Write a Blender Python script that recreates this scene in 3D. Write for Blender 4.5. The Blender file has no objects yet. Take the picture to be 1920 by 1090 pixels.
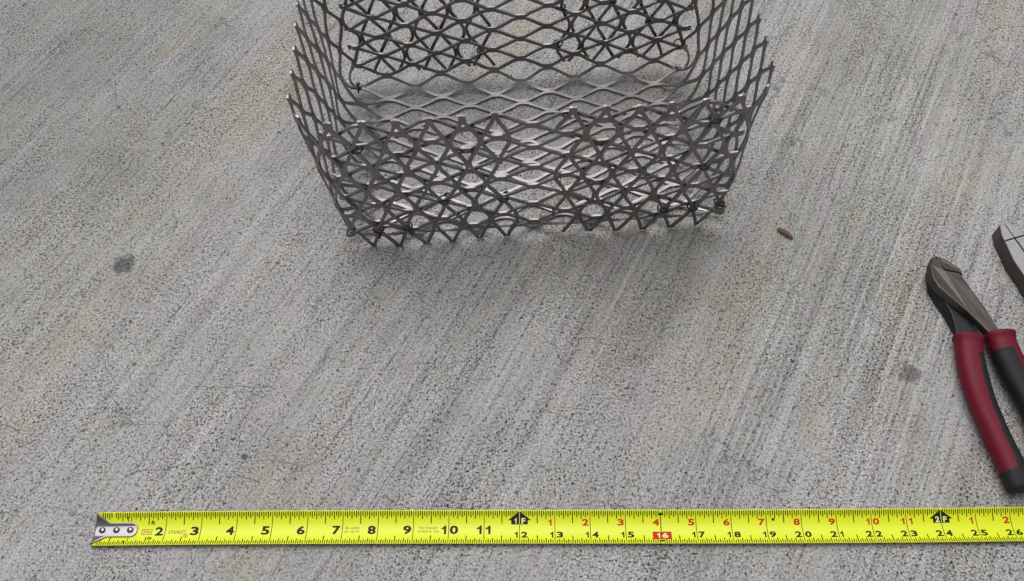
import bpy, bmesh, math, random
from mathutils import Vector, Matrix, noise as mnoise
random.seed(7)
S = 0.0254                      # one scene inch in metres
scene = bpy.context.scene
C = scene.collection

# ------------------------------------------------------------------ camera
cam_d = bpy.data.cameras.new('camera'); cam = bpy.data.objects.new('camera', cam_d); C.objects.link(cam)
cam_d.sensor_width = 36.0; cam_d.lens = 1688.895 * 36.0 / 1920.0
cam_d.clip_start = 0.01; cam_d.clip_end = 200
RT = Vector((0.99893838, -0.03976168, -0.02326201)); DN = Vector((-0.04606639, -0.86222226, -0.50443104)); FW = Vector((0.0, 0.50496712, -0.86313858))
cam.matrix_world = Matrix(((RT.x, -DN.x, -FW.x, 0), (RT.y, -DN.y, -FW.y, 0), (RT.z, -DN.z, -FW.z, 25.36485 * S), (0, 0, 0, 1)))
scene.camera = cam

# ------------------------------------------------------------------ sky and sun (bright overcast)
SUN_EL, SUN_AZ = 66.0, -12.0     # azimuth measured from +Y towards +X
w = bpy.data.worlds.new('World'); scene.world = w; w.use_nodes = True
nt = w.node_tree; nt.nodes.clear()
sky = nt.nodes.new('ShaderNodeTexSky'); sky.sky_type = 'NISHITA'; sky.sun_disc = False
sky.sun_elevation = math.radians(SUN_EL); sky.sun_rotation = math.radians(SUN_AZ)
sky.dust_density = 4.0; sky.air_density = 1.0
hs = nt.nodes.new('ShaderNodeHueSaturation'); hs.inputs['Saturation'].default_value = 0.18
bg = nt.nodes.new('ShaderNodeBackground'); bg.inputs['Strength'].default_value = 0.10
ow = nt.nodes.new('ShaderNodeOutputWorld')
nt.links.new(sky.outputs[0], hs.inputs['Color']); nt.links.new(hs.outputs[0], bg.inputs[0]); nt.links.new(bg.outputs[0], ow.inputs[0])
sd = bpy.data.lights.new('sun', 'SUN'); sd.energy = 1.5; sd.angle = math.radians(54); sd.color = (1.0, 0.975, 0.955)
so = bpy.data.objects.new('sun', sd); C.objects.link(so)
el, az = math.radians(SUN_EL), math.radians(SUN_AZ)
dirv = Vector((math.sin(az) * math.cos(el), math.cos(az) * math.cos(el), math.sin(el)))
so.rotation_euler = dirv.to_track_quat('Z', 'Y').to_euler()
so.location = dirv * 3
vs = scene.view_settings
scene.display_settings.display_device = 'sRGB'
vs.view_transform = 'Standard'; vs.look = 'None'; vs.gamma = 1.0; vs.use_curve_mapping = False
vs.exposure = 0.06

# ------------------------------------------------------------------ material helpers
def new_mat(name):
    m = bpy.data.materials.new(name); m.use_nodes = True
    n = m.node_tree.nodes; n.clear()
    o = n.new('ShaderNodeOutputMaterial'); b = n.new('ShaderNodeBsdfPrincipled')
    m.node_tree.links.new(b.outputs[0], o.inputs[0])
    return m, n, m.node_tree.links, b
def setv(sock, v):
    if isinstance(v, tuple) and len(v) == 3: v = v + (1.0,)
    sock.default_value = v
class NB:
    def __init__(s, m): s.n = m.node_tree.nodes; s.l = m.node_tree.links
    def link(s, a, b): s.l.new(a, b)
    def inp(s, sock, v):
        if hasattr(v, 'is_linked') or hasattr(v, 'links'): s.l.new(v, sock)
        else: setv(sock, v)
    def math(s, op, a, b=0.0, clamp=False):
        x = s.n.new('ShaderNodeMath'); x.operation = op; x.use_clamp = clamp
        s.inp(x.inputs[0], a); s.inp(x.inputs[1], b); return x.outputs[0]
    def noise(s, vec, scale, detail=3.0, rough=0.55, dist=0.0):
        x = s.n.new('ShaderNodeTexNoise'); s.l.new(vec, x.inputs['Vector'])
        x.inputs['Scale'].default_value = scale; x.inputs['Detail'].default_value = detail
        x.inputs['Roughness'].default_value = rough; x.inputs['Distortion'].default_value = dist
        return x.outputs['Fac']
    def ramp(s, fac, lo, hi, a=0.0, b=1.0):
        x = s.n.new('ShaderNodeMapRange'); x.clamp = True; x.interpolation_type = 'SMOOTHSTEP'
        s.inp(x.inputs['Value'], fac); x.inputs['From Min'].default_value = lo; x.inputs['From Max'].default_value = hi
        x.inputs['To Min'].default_value = a; x.inputs['To Max'].default_value = b
        return x.outputs[0]
    def mix(s, fac, a, b, mode='MIX'):
        x = s.n.new('ShaderNodeMix'); x.data_type = 'RGBA'; x.blend_type = mode
        s.inp(x.inputs['Factor'], fac); s.inp(x.inputs['A'], a) if False else None
        s.inp(x.inputs[6], a); s.inp(x.inputs[7], b)
        return x.outputs[2]
    def mapping(s, vec, scale=(1, 1, 1), rot=0.0, loc=(0, 0, 0)):
        x = s.n.new('ShaderNodeMapping'); s.l.new(vec, x.inputs['Vector'])
        x.inputs['Scale'].default_value = scale; x.inputs['Rotation'].default_value = (0, 0, rot); x.inputs['Location'].default_value = loc
        return x.outputs[0]
    def bump(s, h, strength, dist, normal=None):
        x = s.n.new('ShaderNodeBump'); s.l.new(h, x.inputs['Height'])
        x.inputs['Strength'].default_value = strength; x.inputs['Distance'].default_value = dist
        if normal is not None: s.l.new(normal, x.inputs['Normal'])
        return x.outputs[0]

# ---- concrete slab
def concrete():
    m, n, l, b = new_mat('concrete'); N = NB(m)
    g = n.new('ShaderNodeNewGeometry').outputs['Position']
    pin = N.mapping(g, (1 / S, 1 / S, 1 / S))                     # inches
    st = N.mapping(pin, rot=math.radians(-60.0))                  # x along the broom streaks
    sep = n.new('ShaderNodeSeparateXYZ'); l.new(st, sep.inputs[0])
    sx, sy = sep.outputs[0], sep.outputs[1]
    sepw = n.new('ShaderNodeSeparateXYZ'); l.new(pin, sepw.inputs[0])
    # fine grain, pits, pale grains
    fine = N.noise(pin, 12.0, 3.0, 0.62)
    grain = N.noise(pin, 21.0, 2.0, 0.5)
    mid = N.noise(pin, 3.0, 3.0, 0.55)
    broad = N.noise(pin, 0.22, 3.0, 0.55)
    broad2 = N.noise(pin, 0.6, 3.0, 0.5)
    v1 = N.mapping(st, (0.05, 1.3, 1)); streak = N.noise(v1, 1.0, 4.0, 0.6)
    v2 = N.mapping(st, (0.07, 5.0, 1)); streak2 = N.noise(v2, 1.0, 1.5, 0.5)
    v3 = N.mapping(st, (1.1, 7.0, 1)); streak3 = N.noise(v3, 1.0, 3.0, 0.6)
    val = N.math('ADD', 0.350, N.math('MULTIPLY', N.math('SUBTRACT', broad, 0.5), 0.16))
    val = N.math('ADD', val, N.math('MULTIPLY', N.math('SUBTRACT', broad2, 0.5), 0.08))
    val = N.math('ADD', val, N.math('MULTIPLY', N.math('SUBTRACT', streak, 0.5), 0.12))
    val = N.math('ADD', val, N.math('MULTIPLY', N.math('SUBTRACT', streak2, 0.5), 0.12))
    val = N.math('ADD', val, N.math('MULTIPLY', N.math('SUBTRACT', streak3, 0.5), 0.16))
    val = N.math('ADD', val, N.math('MULTIPLY', N.math('SUBTRACT', mid, 0.5), 0.07))
    rgh = N.ramp(N.noise(N.mapping(st, (0.22, 0.42, 1), loc=(41, 3, 0)), 1.0, 4.0, 0.6), 0.36, 0.64, 0.65, 1.18)   # worn smooth and rough patches
    val = N.math('ADD', val, N.math('MULTIPLY', N.math('MULTIPLY', N.math('SUBTRACT', fine, 0.5), 0.62), rgh))
    val = N.math('ADD', val, N.math('MULTIPLY', N.math('MULTIPLY', N.math('SUBTRACT', grain, 0.5), 0.80), rgh))
    # broom lines, stronger in some bands of the slab
    v4 = N.mapping(st, (0.10, 10.0, 1), loc=(2, 5, 0)); broom = N.noise(v4, 1.0, 1.5, 0.5)
    bm_ = N.ramp(N.noise(N.mapping(st, (0.07, 0.30, 1), loc=(11, 2, 0)), 1.0, 2.0), 0.36, 0.64, 0.15, 1.0)
    bm_ = N.math('MULTIPLY', bm_, N.ramp(sepw.outputs[0], -9.0, 3.0, 0.40, 1.0))
    val = N.math('ADD', val, N.math('MULTIPLY', N.math('MULTIPLY', N.math('SUBTRACT', broom, 0.5), 0.36), bm_))
    v5 = N.mapping(st, (0.06, 3.0, 1), loc=(21, 5, 0)); band = N.noise(v5, 1.0, 2.0, 0.5)
    val = N.math('ADD', val, N.math('MULTIPLY', N.math('MULTIPLY', N.math('SUBTRACT', band, 0.5), 0.26), bm_))
    # dark speckle between the pale cement grains
    spk = N.noise(N.mapping(pin, loc=(3, 8, 1)), 13.0, 2.0, 0.55)
    val = N.math('SUBTRACT', val, N.math('MULTIPLY', N.ramp(spk, 0.47, 0.33, 0.0, 0.24), rgh))
    # dark pits, more of them in some patches
    pit = N.noise(N.mapping(st, (7.0, 9.5, 1)), 1.0, 1.0, 0.5)
    dens = N.math('ADD', N.math('MULTIPLY', N.noise(pin, 0.45, 2.0, 0.5), 0.14), 0.250)
    dens = N.math('ADD', dens, N.math('MULTIPLY', N.math('SUBTRACT', 0.5, broom), 0.22)); dens = N.math('ADD', dens, N.math('MULTIPLY', N.math('SUBTRACT', 0.5, band), 0.16))
    pm = N.math('MULTIPLY', N.math('SUBTRACT', dens, pit), 22.0, True)
    pit2 = N.noise(N.mapping(pin, loc=(31, 7, 2)), 3.1, 2.0, 0.6)
    pm2 = N.ramp(pit2, 0.30, 0.25)
    # long thin trowel lines, broken up
    lines = N.noise(N.mapping(st, (0.05, 1.15, 1), loc=(3, 1.7, 0)), 1.0, 2.0, 0.5)
    ln = N.ramp(N.math('ABSOLUTE', N.math('SUBTRACT', lines, 0.5)), 0.0, 0.006, 0.8, 0.0)
    ln = N.math('MULTIPLY', ln, N.ramp(N.noise(N.mapping(st, (0.28, 0.5, 1), loc=(0, 9, 0)), 1.0, 2.0), 0.52, 0.66))
    wob = N.math('MULTIPLY', N.math('SUBTRACT', N.noise(N.mapping(st, (0.5, 0.5, 1)), 1.0, 4.0, 0.7), 0.5), 0.22)
    grooves = ln
    brk = N.ramp(N.noise(N.mapping(st, (1.4, 5.0, 1), loc=(5, 5, 0)), 1.0, 3.0), 0.40, 0.60)
    for (y0, slope, xa, xb, wd) in ((12.0, -0.055, 1.5, 8.5, 0.055), (10.1, -0.055, 2.2, 11.0, 0.075), (7.8, -0.02, 4.2, 7.5, 0.05), (21.95, 0.055, 9, 20, 0.06), (-1.6, 0.055, 19.5, 30, 0.06), (3.9, -0.055, 13, 18.5, 0.06), (12.9, -0.12, 9.5, 13, 0.05)):
        d = N.math('SUBTRACT', N.math('SUBTRACT', sy, y0), N.math('MULTIPLY', sx, slope))
        d = N.math('ABSOLUTE', N.math('ADD', d, wob))
        k = N.ramp(d, wd * 0.1, wd * 0.62, 1.0, 0.0)
        k = N.math('MULTIPLY', k, N.math('MULTIPLY', N.ramp(sx, xa, xa + 0.8), N.ramp(sx, xb, xb - 0.8)))
        grooves = N.math('MAXIMUM', grooves, N.math('MULTIPLY', k, brk))
    # hairline crazing cracks
    dn = n.new('ShaderNodeTexNoise'); l.new(pin, dn.inputs['Vector']); dn.inputs['Scale'].default_value = 1.6; dn.inputs['Detail'].default_value = 4
    dv = n.new('ShaderNodeVectorMath'); dv.operation = 'MULTIPLY_ADD'; l.new(dn.outputs['Color'], dv.inputs[0]); dv.inputs[1].default_value = (0.8, 0.8, 0.8); l.new(pin, dv.inputs[2])
    vo = n.new('ShaderNodeTexVoronoi'); vo.feature = 'DISTANCE_TO_EDGE'; l.new(dv.outputs[0], vo.inputs['Vector']); vo.inputs['Scale'].default_value = 0.36
    ck = N.ramp(vo.outputs['Distance'], 0.0, 0.010, 1.0, 0.0)
    ckm = N.ramp(N.noise(N.mapping(pin, loc=(4, 2, 0)), 0.5, 2.0), 0.50, 0.60)
    ck = N.math('MULTIPLY', ck, ckm)
    # colour
    rgb = n.new('ShaderNodeCombineColor')
    N.inp(rgb.inputs[0], val); N.inp(rgb.inputs[1], N.math('MULTIPLY', val, 0.985)); N.inp(rgb.inputs[2], N.math('MULTIPLY', val, 0.985))
    col = rgb.outputs[0]
    hue = N.noise(N.mapping(st, (0.45, 0.95, 1), loc=(27, 23, 0)), 1.0, 4.0, 0.65)
    col = N.mix(N.ramp(hue, 0.50, 0.66, 0.0, 0.8), col, N.mix(1.0, col, (0.98, 0.965, 0.85), 'MULTIPLY'))
    col = N.mix(N.ramp(hue, 0.48, 0.34, 0.0, 0.8), col, N.mix(1.0, col, (1.01, 0.98, 1.02), 'MULTIPLY'))
    warm = N.ramp(N.noise(N.mapping(st, (0.10, 0.35, 1), loc=(7, 3, 0)), 1.0, 3.0), 0.50, 0.72, 0.0, 0.55)
    col = N.mix(warm, col, N.mix(1.0, col, (1.03, 0.99, 0.83), 'MULTIPLY'))
    vio = N.ramp(N.noise(N.mapping(st, (0.3, 0.7, 1), loc=(17, 13, 0)), 1.0, 3.0), 0.48, 0.7, 0.0, 0.7)
    col = N.mix(vio, col, N.mix(1.0, col, (1.01, 0.970, 1.01), 'MULTIPLY'))
    # stains and toned areas with places of their own: (x, y, radius, strength, tint)
    def spot(cx, cy, r, amt, tint, sc=1.2, squash=1.0):
        nonlocal col
        o = n.new('ShaderNodeVectorMath'); o.operation = 'SUBTRACT'; l.new(pin, o.inputs[0]); o.inputs[1].default_value = (cx, cy, 0)
        mp = N.mapping(o.outputs[0], rot=math.radians(-60)); mp = N.mapping(mp, (squash, 1, 1))
        ln_ = n.new('ShaderNodeVectorMath'); ln_.operation = 'LENGTH'; l.new(mp, ln_.inputs[0])
        e = N.math('ADD', ln_.outputs['Value'], N.math('MULTIPLY', N.math('SUBTRACT', N.noise(pin, sc, 3.0), 0.5), r * 1.2))
        k = N.ramp(e, r * 0.45, r, amt, 0.0)
        col = N.mix(k, col, N.mix(1.0, col, tint, 'MULTIPLY'))
    spot(-12.95, 16.55, 0.48, 0.95, (0.36, 0.36, 0.38), 3.0)
    spot(12.04, 11.26, 0.45, 0.8, (0.42, 0.40, 0.38), 3.0)
    spot(-8.6, 24.6, 2.2, 0.55, (1.02, 0.93, 0.80), 0.8, 0.40)
    spot(-13.6, 18.5, 4.2, 0.5, (0.94, 0.94, 0.84), 0.6, 0.5)
    spot(4.6, 15.4, 2.6, 0.75, (0.84, 0.83, 0.76), 0.8, 0.45)
    spot(1.3, 16.0, 1.8, 0.7, (0.88, 0.87, 0.78), 0.8, 0.7)
    spot(13.5, 21.5, 4.0, 0.5, (0.90, 0.91, 0.82), 0.6, 0.25)
    spot(-18.0, 25.5, 8.0, 0.9, (0.78, 0.80, 0.78), 0.4, 0.5)  # broad darker area at the far left
    spot(-4.2, 17.0, 1.5, 0.5, (0.88, 0.82, 0.80), 1.0, 0.8)
    spot(-3.0, 12.5, 3.4, 0.45, (0.93, 0.93, 0.95), 0.8, 0.4)
    spot(-8.15, 9.55, 0.14, 0.9, (0.25, 0.25, 0.25), 4.0)
    spot(4.9, 14.3, 1.1, 0.30, (0.62, 0.62, 0.62), 2.5, 0.35)
    spot(6.9, 13.4, 0.9, 0.25, (0.66, 0.66, 0.65), 2.5, 0.25)
    dark = N.math('MAXIMUM', N.math('MULTIPLY', pm, 0.80), N.math('MULTIPLY', pm2, 0.65))
    dark = N.math('MAXIMUM', dark, N.math('MULTIPLY', grooves, 0.60))
    dark = N.math('MAXIMUM', dark, N.math('MULTIPLY', ck, 0.55))
    col = N.mix(dark, col, (0.055, 0.052, 0.052))
    # nothing exceeds pale cement
    l.new(col, b.inputs['Base Color'])
    b.inputs['Roughness'].default_value = 0.88
    b.inputs['Specular IOR Level'].default_value = 0.3
    h = N.math('ADD', N.math('MULTIPLY', fine, 0.5), N.math('ADD', N.math('MULTIPLY', streak2, 0.9), N.math('MULTIPLY', N.math('MULTIPLY', broom, bm_), 0.8)))
    h = N.math('ADD', h, N.math('MULTIPLY', streak3, 0.5)); h = N.math('ADD', h, N.math('MULTIPLY', grain, 0.25))
    h = N.math('SUBTRACT', h, N.math('MULTIPLY', dark, 0.9))
    l.new(N.bump(h, 0.65, 0.0012), b.inputs['Normal'])
    return m
M_concrete = concrete()

def simple(name, col, rough, metal=0.0, spec=0.5, var=0.15, nscale=6.0, bump=0.0, coat=0.0, rust=0.0):
    m, n, l, b = new_mat(name); N = NB(m)
    g = n.new('ShaderNodeNewGeometry').outputs['Position']; pin = N.mapping(g, (1 / S, 1 / S, 1 / S))
    a = N.noise(pin, nscale, 4.0, 0.6); a2 = N.noise(pin, nscale * 5, 2.0, 0.6)
    k = N.math('ADD', N.math('MULTIPLY', N.math('SUBTRACT', a, 0.5), var * 2), N.math('MULTIPLY', N.math('SUBTRACT', a2, 0.5), var))
    k = N.math('ADD', k, 1.0)
    cc = n.new('ShaderNodeVectorMath'); cc.operation = 'SCALE'; cc.inputs[0].default_value = col; l.new(k, cc.inputs['Scale'])
    c = cc.outputs[0]
    if rust > 0:
        r = N.ramp(N.noise(N.mapping(pin, loc=(9, 4, 1)), 1.3, 4.0, 0.65), 0.55, 0.70, 0.0, rust)
        c = N.mix(r, c, (0.12, 0.055, 0.035))
    l.new(c, b.inputs['Base Color'])
    l.new(N.math('ADD', rough, N.math('MULTIPLY', N.math('SUBTRACT', a, 0.5), 0.25)), b.inputs['Roughness'])
    b.inputs['Metallic'].default_value = metal; b.inputs['Specular IOR Level'].default_value = spec
    b.inputs['Coat Weight'].default_value = coat; b.inputs['Coat Roughness'].default_value = 0.15
    if bump: l.new(N.bump(a2, bump, 0.0004), b.inputs['Normal'])
    return m
M_steel = simple('mill_scale_steel', (0.235, 0.223, 0.230), 0.38, 0.97, var=0.22, nscale=2.2, rust=0.35)
M_wire = simple('dark_tie_wire', (0.045, 0.043, 0.045), 0.5, 0.8, nscale=8)
M_tape = simple('tape_yellow', (0.70, 0.78, 0.004), 0.42, 0.0, 0.4, var=0.05, nscale=0.9, coat=0.12)
M_ink = simple('black_ink', (0.016, 0.017, 0.004), 0.6, 0.0, 0.2, var=0.1)
M_redink = simple('red_ink', (0.52, 0.03, 0.008), 0.6, 0.0, 0.2, var=0.1)
M_smallred = simple('faint_red_ink', (0.36, 0.12, 0.015), 0.6, var=0.1)
M_pale = simple('pale_print', (0.78, 0.80, 0.30), 0.45, var=0.05)
M_chrome = simple('hook_chrome', (0.22, 0.205, 0.215), 0.08, 1.0, var=0.05, nscale=3)
M_head = simple('black_oxide_steel', (0.080, 0.070, 0.063), 0.42, 0.75, var=0.35, nscale=2.2, bump=0.2, rust=0.55)
M_under = simple('shaded_black_steel', (0.022, 0.024, 0.03), 0.45, 0.6, var=0.2, nscale=1.6)  # lower lever steel, darkened to paint in the shade below the upper lever
M_bright = simple('brushed_bright_steel', (0.33, 0.325, 0.325), 0.46, 1.0, var=0.18, nscale=5, bump=0.2)
M_grip = simple('red_grip_rubber', (0.135, 0.0012, 0.015), 0.55, 0.0, 0.28, var=0.12, nscale=3)
M_inlay = simple('black_grip_rubber', (0.011, 0.012, 0.014), 0.6, 0.0, 0.3, var=0.15, nscale=3)
M_chip = simple('brown_bark', (0.16, 0.088, 0.062), 0.8, 0.0, 0.3, var=0.4, nscale=14, bump=0.6)

# ------------------------------------------------------------------ object helpers (all coordinates in inches)
def mk(name, verts, faces, mat, parent=None, smooth=False, label=None, kind=None, sol=None, bev=None, seg=1, off=0.0):
    me = bpy.data.meshes.new(name)
    me.from_pydata([(v[0] * S, v[1] * S, v[2] * S) for v in verts], [], faces); me.validate(); me.update()
    if smooth: me.polygons.foreach_set('use_smooth', [True] * len(me.polygons))
    me.materials.append(mat)
    o = bpy.data.objects.new(name, me); C.objects.link(o)
    if parent is not None:
        o.parent = parent; o.matrix_parent_inverse = parent.matrix_world.inverted()
    if label: o['label'] = label
    if kind: o['kind'] = kind
    if sol:
        md = o.modifiers.new('thickness', 'SOLIDIFY'); md.thickness = sol * S; md.offset = off
    if bev:
        md = o.modifiers.new('edges', 'BEVEL'); md.width = bev * S; md.segments = seg; md.limit_method = 'ANGLE'; md.angle_limit = math.radians(48)
        md.harden_normals = False
    return o
def thing(name, label, cat, loc):
    o = bpy.data.objects.new(name, None); o.location = (loc[0] * S, loc[1] * S, loc[2] * S); C.objects.link(o)
    o.matrix_world = Matrix.Translation(o.location)
    o.empty_display_size = 0.02; o['label'] = label; o['category'] = cat
    return o
CAMZ = 25.36485; FPX = 1688.895
def px(x, y, z=0.0):
    """point at height z (inches) seen at photograph position x, y: used only to measure the layout"""
    d = FW + RT * ((x - 960) / FPX) + DN * ((y - 545) / FPX)
    t = (z - CAMZ) / d.z
    return (d.x * t, d.y * t, z)

# ------------------------------------------------------------------ ground
M_crack = simple('crack_dark', (0.085, 0.082, 0.082), 0.95, 0.0, 0.1, var=0.3, nscale=9)  # one dark tone for the crack ribbons
gv = []; gf = []
R0 = 1600
mk('ground', [(-R0, -R0, 0), (R0, -R0, 0), (R0, R0, 0), (-R0, R0, 0)], [(0, 1, 2, 3)], M_concrete, kind='structure')
GROUND = bpy.data.objects['ground']
def crack(pts, w0):
    """hairline crack: a jagged dark ribbon on the slab surface"""
    P = []
    for a, b in zip(pts, pts[1:]):
        a = Vector(px(*a)); b = Vector(px(*b)); n = max(2, int((b - a).length / 0.07)); d = (b - a).normalized(); s = Vector((-d.y, d.x, 0))
        for q in range(n): P.append(a + (b - a) * q / n + s * random.uniform(-0.030, 0.030))
    P.append(Vector(px(*pts[-1])))
    V, F = [], []
    for q, p in enumerate(P):
        t = (P[min(q + 1, len(P) - 1)] - P[max(q - 1, 0)]).normalized(); s = Vector((-t.y, t.x, 0))
        w = 0.85 * w0 * random.uniform(0.35, 1.0) * min(1, 0.25 + 4 * min(q, len(P) - 1 - q) / len(P))
        V += [p + s * w / 2 + Vector((0, 0, 0.004)), p - s * w / 2 + Vector((0, 0, 0.004))]
        if q and random.random() > 0.10: F.append((2 * q - 2, 2 * q - 1, 2 * q + 1, 2 * q))
    mk('hairline_crack', V, F, M_crack, GROUND)
crack([(192, 735), (212, 746), (226, 765), (240, 781), (258, 774), (275, 768), (286, 753), (308, 738)], 0.034)
crack([(340, 720), (352, 724), (375, 725), (400, 728), (425, 728), (447, 722), (470, 726), (490, 725), (510, 726), (525, 737), (545, 734), (556, 735)], 0.032)
crack([(228, 903), (240, 892), (254, 886), (270, 882), (290, 880), (312, 880), (330, 875), (352, 868)], 0.030)
crack([(132, 890), (146, 872), (158, 862), (172, 845), (184, 832)], 0.026)
crack([(438, 887), (452, 893), (470, 898), (486, 905), (494, 900)], 0.030)
crack([(604, 660), (616, 648), (605, 690), (612, 670), (650, 678), (672, 682)], 0.024)
crack([(700, 620), (722, 640), (740, 690), (790, 680), (830, 684), (862, 682), (885, 668)], 0.024)
crack([(108, 560), (150, 552), (175, 545)], 0.022)
crack([(1780, 170), (1800, 176), (1812, 182), (1830, 192)], 0.024)
crack([(1742, 116), (1770, 118), (1790, 116)], 0.024)
crack([(1612, 517), (1622, 519), (1632, 521)], 0.045)

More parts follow.
